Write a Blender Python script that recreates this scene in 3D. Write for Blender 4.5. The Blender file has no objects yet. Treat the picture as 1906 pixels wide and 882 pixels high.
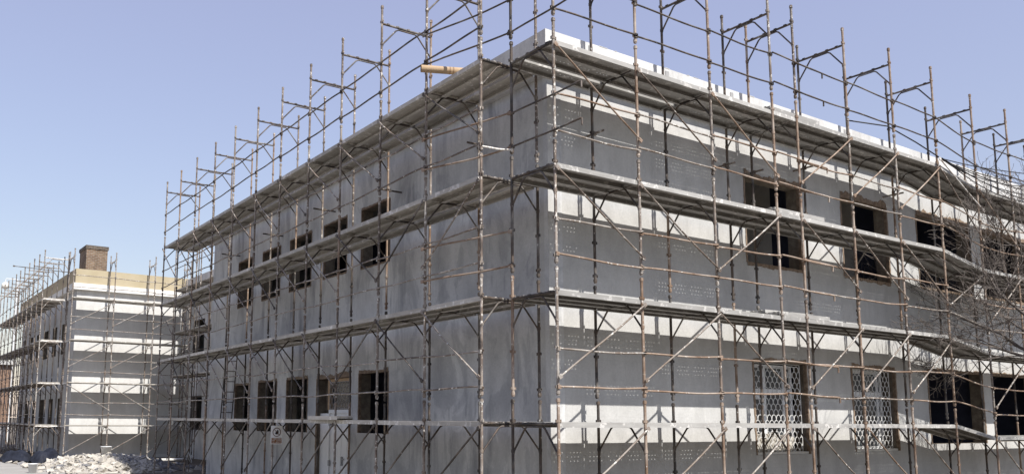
import bpy, math, random
from mathutils import Vector, Matrix, Quaternion
rnd = random.Random(7)
scene = bpy.context.scene
col = scene.collection
PI = math.pi

# ------------------------------------------------------------------ helpers
class MB:
    """collects faces and links them as one mesh object"""
    def __init__(s): s.v = []; s.f = []; s.m = []; s.sm = []
    def add(s, vs, fs, m=0, smooth=False):
        b = len(s.v); s.v += [tuple(v) for v in vs]
        for f in fs: s.f.append(tuple(i + b for i in f)); s.m.append(m); s.sm.append(smooth)
    def box(s, a, b, m=0, M=None):
        x0, y0, z0 = a; x1, y1, z1 = b
        vs = [Vector(p) for p in ((x0,y0,z0),(x1,y0,z0),(x1,y1,z0),(x0,y1,z0),(x0,y0,z1),(x1,y0,z1),(x1,y1,z1),(x0,y1,z1))]
        if M: vs = [M @ v for v in vs]
        s.add(vs, [(0,3,2,1),(4,5,6,7),(0,1,5,4),(1,2,6,5),(2,3,7,6),(3,0,4,7)], m)
    def quad(s, pts, m=0): s.add(pts, [tuple(range(len(pts)))], m)
    def tube(s, pts, r, n=8, m=0, cap=True):
        pts = [Vector(p) for p in pts]
        rs = r if isinstance(r, (list, tuple)) else [r] * len(pts)
        vs = []; fs = []; prev = None
        for i, p in enumerate(pts):
            d = (pts[min(i+1, len(pts)-1)] - pts[max(i-1, 0)])
            d = d.normalized() if d.length > 1e-9 else Vector((0,0,1))
            if prev is None:
                a = d.orthogonal().normalized()
            else:
                a = prev - d * prev.dot(d)
                a = a.normalized() if a.length > 1e-6 else d.orthogonal().normalized()
            prev = a; b = d.cross(a)
            for k in range(n):
                t = 2 * PI * k / n
                vs.append(p + (a * math.cos(t) + b * math.sin(t)) * rs[i])
        for i in range(len(pts) - 1):
            for k in range(n):
                k2 = (k + 1) % n
                fs.append((i*n+k, i*n+k2, (i+1)*n+k2, (i+1)*n+k))
        s.add(vs, fs, m, n > 4)
        if cap:
            s.add([vs[k] for k in range(n)], [tuple(reversed(range(n)))], m)
            s.add([vs[-n+k] for k in range(n)], [tuple(range(n))], m)
    def prism(s, poly, z0, z1, m=0):
        n = len(poly)
        vs = [(p[0], p[1], z0) for p in poly] + [(p[0], p[1], z1) for p in poly]
        s.add(vs, [tuple(reversed(range(n))), tuple(range(n, 2*n))] + [(i, (i+1) % n, n+(i+1) % n, n+i) for i in range(n)], m)
    def mesh(s, name, mats):
        me = bpy.data.meshes.new(name); me.from_pydata(s.v, [], s.f)
        for mt in (mats if isinstance(mats, (list, tuple)) else [mats]): me.materials.append(mt)
        me.polygons.foreach_set('material_index', s.m); me.polygons.foreach_set('use_smooth', s.sm)
        me.update(); return me
    def build(s, name, mats, parent=None, label=None): return obj(name, s.mesh(name, mats), parent, label)

def obj(name, data, parent=None, label=None):
    o = bpy.data.objects.new(name, data); col.objects.link(o)
    if parent: o.parent = parent
    if label: o['label'] = label
    return o
def tag(o, label=None, cat=None, group=None, kind=None):
    if label: o['label'] = label
    if cat: o['category'] = cat
    if group: o['group'] = group
    if kind: o['kind'] = kind
    return o
def thing(name, label, cat, loc=(0,0,0), rz=0, group=None):
    o = obj(name, None); o.location = loc; o.rotation_euler = (0,0,rz)
    o.empty_display_size = .2
    return tag(o, label, cat, group)
ORD = ['first','second','third','fourth','fifth','sixth','seventh','eighth','ninth','tenth','eleventh','twelfth','thirteenth']

# ------------------------------------------------------------------ materials
def mat(name, build):
    m = bpy.data.materials.new(name); m.use_nodes = True
    nt = m.node_tree; b = nt.nodes['Principled BSDF']; b.inputs['Specular IOR Level'].default_value = .25
    build(nt, b); return m
def N(nt, t, **kw):
    n = nt.nodes.new(t)
    for k, v in kw.items(): setattr(n, k, v)
    return n
def coords(nt, kind='Object', scale=(1,1,1), rand=False):
    tc = N(nt, 'ShaderNodeTexCoord'); mp = N(nt, 'ShaderNodeMapping'); mp.inputs['Scale'].default_value = scale
    nt.links.new(tc.outputs[kind], mp.inputs['Vector'])
    if rand:
        oi = N(nt, 'ShaderNodeObjectInfo'); mu = N(nt, 'ShaderNodeMath', operation='MULTIPLY'); mu.inputs[1].default_value = 57.
        nt.links.new(oi.outputs['Random'], mu.inputs[0])
        cb = N(nt, 'ShaderNodeCombineXYZ')
        for i in range(3): nt.links.new(mu.outputs[0], cb.inputs[i])
        nt.links.new(cb.outputs[0], mp.inputs['Location'])
    return mp.outputs[0]
def noise(nt, vec, scale, detail=4, rough=.55):
    n = N(nt, 'ShaderNodeTexNoise'); n.inputs['Scale'].default_value = scale; n.inputs['Detail'].default_value = detail
    n.inputs['Roughness'].default_value = rough; nt.links.new(vec, n.inputs['Vector']); return n.outputs['Fac']
def ramp(nt, fac, stops):
    r = N(nt, 'ShaderNodeValToRGB'); e = r.color_ramp.elements
    while len(e) < len(stops): e.new(.5)
    for el, (p, c) in zip(e, stops):
        el.position = p; el.color = tuple(c) + (1,) if len(c) == 3 else (c[0],)*3 + (1,)
    nt.links.new(fac, r.inputs['Fac']); return r.outputs['Color']
def mix(nt, fac, a, b, mode='MIX'):
    m = N(nt, 'ShaderNodeMix', data_type='RGBA', blend_type=mode)
    def setin(i, v):
        if isinstance(v, (int, float)): m.inputs[i].default_value = v
        elif isinstance(v, tuple): m.inputs[i].default_value = v + (1,) if len(v) == 3 else v
        else: nt.links.new(v, m.inputs[i])
    setin(0, fac); setin(6, a); setin(7, b); return m.outputs[2]
def bump(nt, b, h, strength=.3, dist=.01):
    bp = N(nt, 'ShaderNodeBump'); bp.inputs['Strength'].default_value = strength; bp.inputs['Distance'].default_value = dist
    nt.links.new(h, bp.inputs['Height']); nt.links.new(bp.outputs[0], b.inputs['Normal'])

def pipe_mat(name, c1, c2, spat, amount, rough=.6):
    def bld(nt, b):
        v = coords(nt, rand=True)
        base = mix(nt, ramp(nt, noise(nt, v, 3.5, 5, .7), [(.38,(0,)),(.62,(1,))]), c1, c2)
        sp = ramp(nt, noise(nt, v, 16, 4, .7), [(amount,(0,)),(amount+.05,(1,))])
        lg = ramp(nt, noise(nt, v, 1.6, 3, .6), [(.5,(0,)),(.68,(1,))])
        c = mix(nt, sp, base, spat)
        c = mix(nt, lg, c, mix(nt, .35, c, spat))
        nt.links.new(c, b.inputs['Base Color']); b.inputs['Roughness'].default_value = rough; b.inputs['Metallic'].default_value = .0
        bump(nt, b, noise(nt, v, 60, 3), .3, .003)
    return mat(name, bld)
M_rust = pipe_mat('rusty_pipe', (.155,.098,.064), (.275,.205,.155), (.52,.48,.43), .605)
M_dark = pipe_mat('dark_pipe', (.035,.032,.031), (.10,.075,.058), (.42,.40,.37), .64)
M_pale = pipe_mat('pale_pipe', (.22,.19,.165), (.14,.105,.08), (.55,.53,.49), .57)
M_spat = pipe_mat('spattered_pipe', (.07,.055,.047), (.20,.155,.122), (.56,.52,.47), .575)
M_white = pipe_mat('whitened_pipe', (.55,.52,.48), (.36,.31,.27), (.70,.68,.65), .5)

def deck_mat(name, a, b_, c_):
    def bld(nt, b):
        v = coords(nt, scale=(.6,4,4), rand=True)
        v2 = coords(nt, rand=True)
        c = mix(nt, ramp(nt, noise(nt, v, 4, 5, .65), [(.35,(0,)),(.65,(1,))]), a, b_)
        c = mix(nt, ramp(nt, noise(nt, v2, 6, 4, .7), [(.56,(0,)),(.62,(1,))]), c, c_)
        oi = N(nt, 'ShaderNodeObjectInfo'); rr = ramp(nt, oi.outputs['Random'], [(0,(.78,)),(1,(1.12,))])
        c = mix(nt, 1.0, c, rr, 'MULTIPLY')
        nt.links.new(c, b.inputs['Base Color']); b.inputs['Roughness'].default_value = .55
        bump(nt, b, noise(nt, v2, 30, 3), .25, .004)
    return mat(name, bld)
M_deck = deck_mat('cement_stained_steel', (.35,.34,.32), (.28,.268,.25), (.52,.50,.47))
M_deckw = deck_mat('weathered_board', (.42,.39,.345), (.31,.285,.25), (.56,.53,.49))

def render_mat(name, base, dark, light, streak=.5, seams=False, smear=.18):
    """cement basecoat: cloudy trowel patches, vertical drips"""
    def bld(nt, b):
        v = coords(nt); vs = coords(nt, scale=(1.7,1.7,.20)); vp = coords(nt, scale=(1,1,.6))
        c = mix(nt, ramp(nt, noise(nt, vp, .55, 5, .6), [(.36,(0,)),(.66,(1,))]), base, light)
        st = ramp(nt, noise(nt, vs, 1.6, 6, .65), [(.50,(0,)),(.70,(1,))])
        gate = ramp(nt, noise(nt, v, .42, 2, .5), [(.42,(0,)),(.60,(1,))])
        g2 = mix(nt, 1.0, st, gate, 'MULTIPLY')
        sm = N(nt, 'ShaderNodeMath', operation='MULTIPLY'); sm.inputs[1].default_value = streak; nt.links.new(g2, sm.inputs[0])
        c = mix(nt, sm.outputs[0], c, dark)
        dn = N(nt, 'ShaderNodeTexNoise'); dn.inputs['Scale'].default_value = .9; dn.inputs['Detail'].default_value = 6; dn.inputs['Roughness'].default_value = .62; dn.inputs['Distortion'].default_value = 1.4
        nt.links.new(coords(nt, scale=(1,1,.55)), dn.inputs['Vector'])
        s2 = N(nt, 'ShaderNodeMath', operation='MULTIPLY'); s2.inputs[1].default_value = smear
        nt.links.new(ramp(nt, dn.outputs['Fac'], [(.52,(0,)),(.56,(.7,)),(.72,(1,))]), s2.inputs[0])
        c = mix(nt, s2.outputs[0], c, dark)
        sl_ = ramp(nt, noise(nt, coords(nt, scale=(1.4,1.4,.9)), 5.5, 6, .75), [(.60,(0,)),(.66,(.5,)),(.74,(.75,))])
        s3 = N(nt, 'ShaderNodeMath', operation='MULTIPLY'); s3.inputs[1].default_value = smear*1.4; nt.links.new(sl_, s3.inputs[0])
        c = mix(nt, s3.outputs[0], c, light)
        dr = ramp(nt, noise(nt, coords(nt, scale=(5,5,.28)), 1.5, 5, .6), [(.60,(0,)),(.64,(1,))])
        dg = mix(nt, 1.0, dr, ramp(nt, noise(nt, coords(nt, scale=(.9,.9,1.6)), .8, 3, .5), [(.5,(0,)),(.58,(1,))]), 'MULTIPLY')
        s4 = N(nt, 'ShaderNodeMath', operation='MULTIPLY'); s4.inputs[1].default_value = smear*.9; nt.links.new(dg, s4.inputs[0])
        c = mix(nt, s4.outputs[0], c, dark)
        c = mix(nt, 1.0, c, ramp(nt, noise(nt, v, 22, 5, .75), [(.3,(.90,)),(.7,(1.08,))]), 'MULTIPLY')
        tr = ramp(nt, noise(nt, vp, 3.2, 5, .7), [(.40,(.93,)),(.64,(1.05,))])
        c = mix(nt, 1.0, c, tr, 'MULTIPLY')
        if seams:
            br = N(nt, 'ShaderNodeTexBrick'); br.inputs['Scale'].default_value = 1; br.inputs['Mortar Size'].default_value = .006
            br.inputs['Brick Width'].default_value = 1.0; br.inputs['Row Height'].default_value = .5; br.inputs['Mortar Smooth'].default_value = .6
            br.inputs['Color1'].default_value = (1,1,1,1); br.inputs['Color2'].default_value = (.985,.985,.985,1); br.inputs['Mortar'].default_value = (.93,.93,.93,1)
            tc = N(nt, 'ShaderNodeTexCoord'); sx = N(nt, 'ShaderNodeSeparateXYZ'); cb = N(nt, 'ShaderNodeCombineXYZ')
            nt.links.new(tc.outputs['Object'], sx.inputs[0]); nt.links.new(sx.outputs[0], cb.inputs[0]); nt.links.new(sx.outputs[2], cb.inputs[1])
            nt.links.new(cb.outputs[0], br.inputs['Vector']); c = mix(nt, 1.0, c, br.outputs['Color'], 'MULTIPLY')
        nt.links.new(c, b.inputs['Base Color']); b.inputs['Roughness'].default_value = .9
        bump(nt, b, noise(nt, v, 14, 5, .6), .35, .01)
    return mat(name, bld)
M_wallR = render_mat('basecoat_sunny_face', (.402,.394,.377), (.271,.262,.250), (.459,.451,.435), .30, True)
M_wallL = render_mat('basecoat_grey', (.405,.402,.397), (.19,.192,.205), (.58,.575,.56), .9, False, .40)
M_wallF = render_mat('basecoat_far', (.496,.484,.464), (.368,.360,.348), (.544,.536,.516), .25)
M_fascia = render_mat('concrete_fascia', (.476,.467,.451), (.295,.287,.279), (.558,.549,.533), .5)
def plain(name, a, b_, scale=6, rough=.85, bs=.3, bd=.01, stretch=(1,1,1), rand=False, det=5):
    def bld(nt, b):
        v = coords(nt, scale=stretch, rand=rand); n = noise(nt, v, scale, det, .65)
        nt.links.new(mix(nt, ramp(nt, n, [(.35,(0,)),(.65,(1,))]), a, b_), b.inputs['Base Color'])
        b.inputs['Roughness'].default_value = rough; bump(nt, b, noise(nt, v, scale*5, 4), bs, bd)
    return mat(name, bld)
M_int = plain('interior_plaster', (.48,.46,.43), (.58,.55,.51), 2)
M_intd = plain('interior_shade_plaster', (.03,.033,.055), (.045,.05,.08), 2)  # near-black navy: the dimness of the rooms is put into the colour
M_slab = plain('raw_concrete', (.30,.29,.28), (.40,.39,.37), 1.5)
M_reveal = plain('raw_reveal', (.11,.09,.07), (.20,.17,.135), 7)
M_foam = plain('ragged_mortar', (.13,.09,.062), (.25,.19,.14), 12, bd=.03)
M_grille = plain('grille_paint', (.508,.500,.476), (.590,.582,.566), 20)
M_grilled = plain('grille_grey', (.30,.27,.25), (.42,.39,.36), 20)
M_pvc = plain('white_pvc', (.68,.68,.68), (.74,.74,.73), 3, .4, .05)
M_timber = plain('old_timber', (.36,.24,.14), (.46,.33,.21), 8, stretch=(1,1,.15))
M_hinge = plain('grey_hinge', (.25,.25,.25), (.33,.33,.33), 10, .4)
M_patch = plain('grey_patch', (.246,.246,.246), (.312,.303,.295), 6)
M_beige = plain('beige_parapet_paint', (.328,.275,.180), (.377,.320,.221), 1.2, rough=.9)
M_cornice = plain('white_cornice', (.558,.541,.508), (.623,.607,.574), 2)
M_card = plain('cardboard', (.328,.230,.139), (.394,.283,.180), 3)
M_tape = plain('brown_tape', (.20,.13,.08), (.26,.17,.1), 3)
M_tarp = plain('black_tarp', (.010,.011,.016), (.022,.025,.036), 3, .6, .2)
M_tarp.node_tree.nodes['Principled BSDF'].inputs['Specular IOR Level'].default_value = .12
M_bucket = plain('white_plastic', (.607,.607,.599), (.656,.656,.648), 4, .4, .05)
M_black = plain('black_cable', (.015,.015,.016), (.03,.03,.03), 4, .5, .05)
M_hose = plain('pale_hose', (.45,.45,.45), (.55,.55,.55), 4, .5, .05)
M_bark = plain('grey_bark', (.13,.105,.085), (.22,.185,.155), 9, stretch=(1,1,.3))
M_twig = plain('twig_bark', (.06,.05,.043), (.125,.105,.092), 5)
M_ground = plain('dusty_ground', (.090,.074,.057), (.139,.119,.094), .6, det=9)
M_path = plain('concrete_path', (.238,.226,.205), (.295,.283,.262), .9, det=8)
M_rub = plain('broken_plaster', (.26,.235,.20), (.45,.42,.37), 2.2, bd=.05, rand=False)
M_rubd = plain('dark_rubble', (.10,.10,.11), (.24,.23,.22), 4, bd=.05)
M_lampm = plain('lamp_pole_paint', (.5,.5,.5), (.6,.6,.6), 3, .5)
M_signw = plain('sign_white', (.66,.64,.60), (.72,.70,.67), 5, .5, .02)
M_signb = plain('sign_black', (.02,.018,.018), (.03,.028,.028), 5, .5, .02)
M_signr = plain('sign_dark_red', (.10,.03,.02), (.13,.045,.03), 5, .5, .02)
M_signo = plain('sign_brown', (.20,.085,.03), (.25,.11,.045), 5, .5, .02)
def brick_mat(name, c1, c2, mo, sc):
    def bld(nt, b):
        tc = N(nt, 'ShaderNodeTexCoord'); sx = N(nt, 'ShaderNodeSeparateXYZ'); ad = N(nt, 'ShaderNodeMath', operation='ADD'); cb = N(nt, 'ShaderNodeCombineXYZ')
        nt.links.new(tc.outputs['Object'], sx.inputs[0]); nt.links.new(sx.outputs[0], ad.inputs[0]); nt.links.new(sx.outputs[1], ad.inputs[1])
        nt.links.new(ad.outputs[0], cb.inputs[0]); nt.links.new(sx.outputs[2], cb.inputs[1])
        br = N(nt, 'ShaderNodeTexBrick'); br.inputs['Scale'].default_value = sc; br.inputs['Mortar Size'].default_value = .018
        br.inputs['Color1'].default_value = c1 + (1,); br.inputs['Color2'].default_value = c2 + (1,); br.inputs['Mortar'].default_value = mo + (1,)
        br.inputs['Brick Width'].default_value = .22; br.inputs['Row Height'].default_value = .08
        nt.links.new(cb.outputs[0], br.inputs['Vector'])
        v = coords(nt); c = mix(nt, 1., br.outputs['Color'], ramp(nt, noise(nt, v, 3, 5, .7), [(.35,(.6,)),(.65,(1.15,))]), 'MULTIPLY')
        nt.links.new(c, b.inputs['Base Color']); b.inputs['Roughness'].default_value = .9
        bump(nt, b, br.outputs['Fac'], .5, -.01)
    return mat(name, bld)
M_brick = brick_mat('chimney_brick', (.12,.068,.042), (.21,.14,.088), (.20,.165,.13), 1.0)
M_brick2 = brick_mat('far_brick', (.20,.11,.07), (.27,.16,.10), (.20,.15,.12), 1.0)
M_glass = mat('dusty_glass', lambda nt, b: (setattr(b.inputs['Base Color'], 'default_value', (.05,.055,.06,1)), setattr(b.inputs['Roughness'], 'default_value', .12)))
M_globe = mat('lamp_globe', lambda nt, b: (setattr(b.inputs['Base Color'], 'default_value', (.6,.58,.52,1)), setattr(b.inputs['Roughness'], 'default_value', .25)))

# ------------------------------------------------------------------ plan
SK = math.radians(1.5024)
DL = Vector((math.sin(SK), math.cos(SK), 0)); NL = Vector((-math.cos(SK), math.sin(SK), 0))
Z = Vector((0,0,1))
class Face:
    """a facade line: origin, direction along it, outward normal"""
    def __init__(s, o, d, n): s.o = Vector(o); s.d = Vector(d); s.n = Vector(n); s.rz = math.atan2(-n[1], -n[0]); s.ra = math.atan2(d[1], d[0])
    def P(s, a, n, z): return s.o + s.d * a + s.n * n + Z * z
FR = Face((0,0,0), (1,0,0), (0,-1,0))
FL = Face((0,0,0), DL, NL)
X2, Y2 = -1.45, 31.5
BF = Face((X2, Y2, 0), (1,0,0), (0,-1,0))
BL = Face((X2, Y2, 0), (0,1,0), (-1,0,0))
WX = 3.8
WG = Face((WX, 18.4, 0), (0,1,0), (-1,0,0))

# ------------------------------------------------------------------ walls with openings
def wall(name, F, a0, a1, z0, z1, ops, th, m, parent, mi=None):
    A = sorted({a0, a1, *[v for o in ops for v in (o[0], o[1])]}); ZZ = sorted({z0, z1, *[v for o in ops for v in (o[2], o[3])]})
    # extra cuts so that no cell is a sliver
    mb = MB(); idx = {}
    def V(i, k, side):
        key = (i, k, side)
        if key not in idx: idx[key] = len(mb.v); mb.v.append(tuple(F.P(A[i], -th if side else 0, ZZ[k])))
        return idx[key]
    flip = F.d.cross(Z).dot(F.n) < 0
    def face(q, mm=0):
        mb.f.append(tuple(reversed(q)) if flip else tuple(q)); mb.m.append(mm); mb.sm.append(False)
    def hole(i, k):
        if not (0 <= i < len(A)-1 and 0 <= k < len(ZZ)-1): return True
        ca, cz = (A[i]+A[i+1])/2, (ZZ[k]+ZZ[k+1])/2
        return any(o[0] < ca < o[1] and o[2] < cz < o[3] for o in ops)
    for i in range(len(A)-1):
        for k in range(len(ZZ)-1):
            if hole(i, k): continue
            face((V(i,k,0),V(i+1,k,0),V(i+1,k+1,0),V(i,k+1,0)))
            face((V(i,k,1),V(i,k+1,1),V(i+1,k+1,1),V(i+1,k,1)), 1)
            if hole(i-1,k): face((V(i,k,0),V(i,k+1,0),V(i,k+1,1),V(i,k,1)), 2 if i else 0)
            if hole(i+1,k): face((V(i+1,k,0),V(i+1,k,1),V(i+1,k+1,1),V(i+1,k+1,0)), 2 if i < len(A)-2 else 0)
            if hole(i,k-1): face((V(i,k,0),V(i,k,1),V(i+1,k,1),V(i+1,k,0)), 2)
            if hole(i,k+1): face((V(i,k+1,0),V(i+1,k+1,0),V(i+1,k+1,1),V(i,k+1,1)), 2)
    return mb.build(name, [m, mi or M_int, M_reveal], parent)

def surround(F, o, parent, wtop=.10, wside=.06, wbot=.05, seed=0, label=None):
    """ragged mortar edge round an opening, 12 mm proud of the wall, with a thin return"""
    r = random.Random(seed); mb = MB(); a0, a1, z0, z1 = o
    def strip(p0, p1, out, w):     # p in (a,z), out = outward 2d
        L = math.hypot(p1[0]-p0[0], p1[1]-p0[1]); n = max(3, int(L/.045))
        inn = []; ou = []; cur = r.random()
        for i in range(n+1):
            t = i/n; a = p0[0]+(p1[0]-p0[0])*t; z = p0[1]+(p1[1]-p0[1])*t
            cur = .72*cur + .28*r.random(); ww = w*(.12+1.5*max(0,cur-.12)+.10*r.random()); ii = .008+.012*r.random()
            inn.append((a-out[0]*ii, z-out[1]*ii)); ou.append((a+out[0]*ww, z+out[1]*ww))
        for i in range(n):
            q = [inn[i], inn[i+1], ou[i+1], ou[i]]
            mb.quad([F.P(a, .012, z) for a, z in q])
            mb.quad([F.P(ou[i][0], .012, ou[i][1]), F.P(ou[i+1][0], .012, ou[i+1][1]), F.P(ou[i+1][0], -.01, ou[i+1][1]), F.P(ou[i][0], -.01, ou[i][1])])
            mb.quad([F.P(inn[i][0], .012, inn[i][1]), F.P(inn[i+1][0], .012, inn[i+1][1]), F.P(inn[i+1][0], -.06, inn[i+1][1]), F.P(inn[i][0], -.06, inn[i][1])])
    if wtop: strip((a0,z1),(a1,z1),(0,1),wtop)
    if wside: strip((a0,z0),(a0,z1),(-1,0),wside); strip((a1,z0),(a1,z1),(1,0),wside)
    if wbot: strip((a0,z0),(a1,z0),(0,-1),wbot)
    return mb.build('window_surround', M_foam, parent, label)

# ------------------------------------------------------------------ ground, sky, sun
g = MB(); g.add([(-900,-900,0),(900,-900,0),(900,900,0),(-900,900,0)], [(0,1,2,3)])
tag(g.build('ground', M_ground), kind='structure')
g = MB(); g.add([(-60,-2,.004),(-1.9,-2,.004),(-1.7,12,.004),(-1.9,18,.004),(-3.9,24,.004),(-4.4,30,.004),(-4.3,60,.004),(-60,60,.004)], [(0,1,2,3,4,5,6,7)])
tag(g.build('path', M_path), kind='structure')

w = bpy.data.worlds.new('World'); scene.world = w; w.use_nodes = True
nt = w.node_tree; bg = nt.nodes['Background']
sk = nt.nodes.new('ShaderNodeTexSky'); sk.sky_type = 'NISHITA'; sk.sun_disc = False
SUN = Vector((.055, -1, 1.2)).normalized()
sk.sun_elevation = math.asin(SUN.z); sk.sun_rotation = math.atan2(SUN.x, SUN.y)
AIR, DU, OZ, ST, EX, SU = 1.8, .5, 6, .086, .69, 5.0
sk.air_density = AIR; sk.dust_density = DU; sk.ozone_density = OZ; sk.altitude = 200
HZ = nt.nodes.new('ShaderNodeMix'); HZ.data_type = 'RGBA'; HZ.inputs[0].default_value = .30     # thin milky haze over the whole sky
HZ.inputs[7].default_value = (6.1, 4.95, 7.0, 1)
nt.links.new(sk.outputs[0], HZ.inputs[6]); nt.links.new(HZ.outputs[2], bg.inputs[0]); bg.inputs[1].default_value = ST
sl = bpy.data.lights.new('sun', 'SUN'); sl.energy = SU; sl.angle = math.radians(.5); sl.color = (1, .972, .925)
so = obj('sun', sl); so.rotation_euler = SUN.to_track_quat('Z', 'Y').to_euler(); so.location = (0,-30,40)

# ------------------------------------------------------------------ main building
bld = thing('unfinished_building', 'two storey grey unpainted building with empty window holes behind the near scaffolding', 'building')
RE, LE, HT = 25., 18.25, 8.6
TH = .32
winR_up = [(5.47,7.40,5.22,7.08),(9.02,10.98,5.27,7.15),(12.36,15.05,5.32,7.18),(15.80,18.4,5.35,7.16)]
winR_lo = [(5.52,7.34,1.26,3.18),(9.09,10.90,1.28,3.18),(12.42,15.20,1.42,3.22),(15.78,18.4,1.45,3.22)]
winL_up = [(5.58,7.0,5.52,6.98),(7.77,9.13,5.56,6.98),(9.90,11.40,5.49,6.98),(12.08,13.52,5.48,6.96),(14.40,15.65,5.46,6.96)]
winL_lo = [(5.58,7.0,1.60,3.0),(9.95,11.38,1.56,3.0),(12.10,13.56,1.54,3.0),(14.38,15.6,1.53,2.96)]
doorL = (7.44,9.36,0.0,2.95)
wall('wall', FR, .003, RE, 0, HT, winR_up + winR_lo, TH, M_wallR, bld)
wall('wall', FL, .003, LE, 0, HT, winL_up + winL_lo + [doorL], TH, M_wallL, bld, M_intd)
# shell: rear walls, roof, floors, partitions
cL = DL*LE
mb = MB(); mb.prism([(cL.x+.02,cL.y-TH),(RE,cL.y-TH),(RE,cL.y),(cL.x+.02,cL.y)],0,HT); mb.build('wall', M_wallL, bld)
mb = MB(); mb.prism([(RE-TH,TH),(RE,TH),(RE,cL.y-TH),(RE-TH,cL.y-TH)],0,HT); mb.build('wall', M_wallL, bld)
OV = .14
def off(s, n): return FL.P(s, n, 0)
a = off(-OV, OV); a = Vector((a.x, -OV, 0)); b = FL.P(LE+OV, OV, 0)
outer = [(a.x,-OV),(RE+OV,-OV),(RE+OV,b.y),(b.x,b.y)]
inner = [(.30,.18),(RE-.18,.18),(RE-.18,b.y-.32),(b.x+.32,b.y-.32)]
# parapet ring around the roof
mb = MB(); n = 4; z0, z1 = 8.02, 8.80
vs = [(x,y,z0) for x,y in outer]+[(x,y,z1) for x,y in outer]+[(x,y,z1) for x,y in inner]+[(x,y,z0) for x,y in inner]
fs = []
for i in range(4):
    j = (i+1)%4
    fs += [(i,j,4+j,4+i),(4+i,4+j,8+j,8+i),(8+i,8+j,12+j,12+i),(12+i,12+j,j,i)]
mb.add(vs, fs)
# bracket patches and uneven mortar lumps on the parapet front
xx = .9
while xx < RE:
    mb.box((xx,-OV-.012,8.62),(xx+.10,-OV+.02,8.74),1); xx += 1.9+.5*rnd.random()
for i in range(22):
    x = rnd.uniform(0,RE); mb.box((x,-OV-.006,8.80),(x+rnd.uniform(.05,.25),-OV+.12,8.80+rnd.uniform(.005,.012)),0)
mb.build('parapet', [M_fascia, M_patch], bld)
mb = MB(); mb.prism([(.34,.34),(RE-.4,.34),(RE-.4,cL.y-.4),(cL.x+.4,cL.y-.4)],8.12,8.38); mb.build('roof', M_slab, bld)
mb = MB(); mb.prism([(.36,.34),(RE-.4,.34),(RE-.4,cL.y-.4),(cL.x+.4,cL.y-.4)],4.12,4.40); mb.build('floor_slab', M_slab, bld)
mb = MB(); mb.prism([(.36,.34),(RE-.4,.34),(RE-.4,cL.y-.4),(cL.x+.4,cL.y-.4)],.02,.12); mb.build('floor_slab', M_slab, bld)
for za, zb in ((.12,4.12),(4.40,8.12)):
    mb = MB(); mb.box((5.2,5.6,za),(RE-.4,5.75,zb)); mb.build('partition', M_int, bld)
    for px_ in (4.9,8.15,11.6,15.4,19.0):
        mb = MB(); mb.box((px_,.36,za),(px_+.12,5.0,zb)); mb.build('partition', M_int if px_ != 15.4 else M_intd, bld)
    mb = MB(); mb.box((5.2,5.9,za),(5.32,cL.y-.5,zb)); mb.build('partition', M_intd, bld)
    mb = MB()
    for px_ in (6.7,10.2,13.6,17.2): mb.box((px_,2.4,zb-.45),(px_+.3,2.7,zb-.004)); mb.box((px_-1.6,2.7,zb-.4),(px_+1.5,2.95,zb-.004))
    mb.build('ceiling_beam', M_slab, bld)
# dark blue panels close behind the facade, painting in the rooms' deep shade
for za in (.12,4.40):
    for px_, ya, yb in ((8.15,.36,1.12),(11.6,.36,1.02),(15.4,.36,1.0),(19.0,.36,1.3)):
        mb = MB(); mb.box((px_-.03,ya,za),(px_-.002,yb+.1,za+3.35)); mb.build('interior_shade_panel', M_intd, bld)
sd = 10
for o in winR_up: surround(FR, o, bld, .17, .035, .07, sd); sd += 1
for o in winR_lo: surround(FR, o, bld, .09, .05, .0, sd); sd += 1
for o in winL_up: surround(FL, o, bld, .05, .015, .025, sd); sd += 1
for o in winL_lo: surround(FL, o, bld, .07, .03, .0, sd); sd += 1
surround(FL, doorL, bld, .12, .04, 0, sd, 'ragged timber and mortar edge over the white door')

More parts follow.
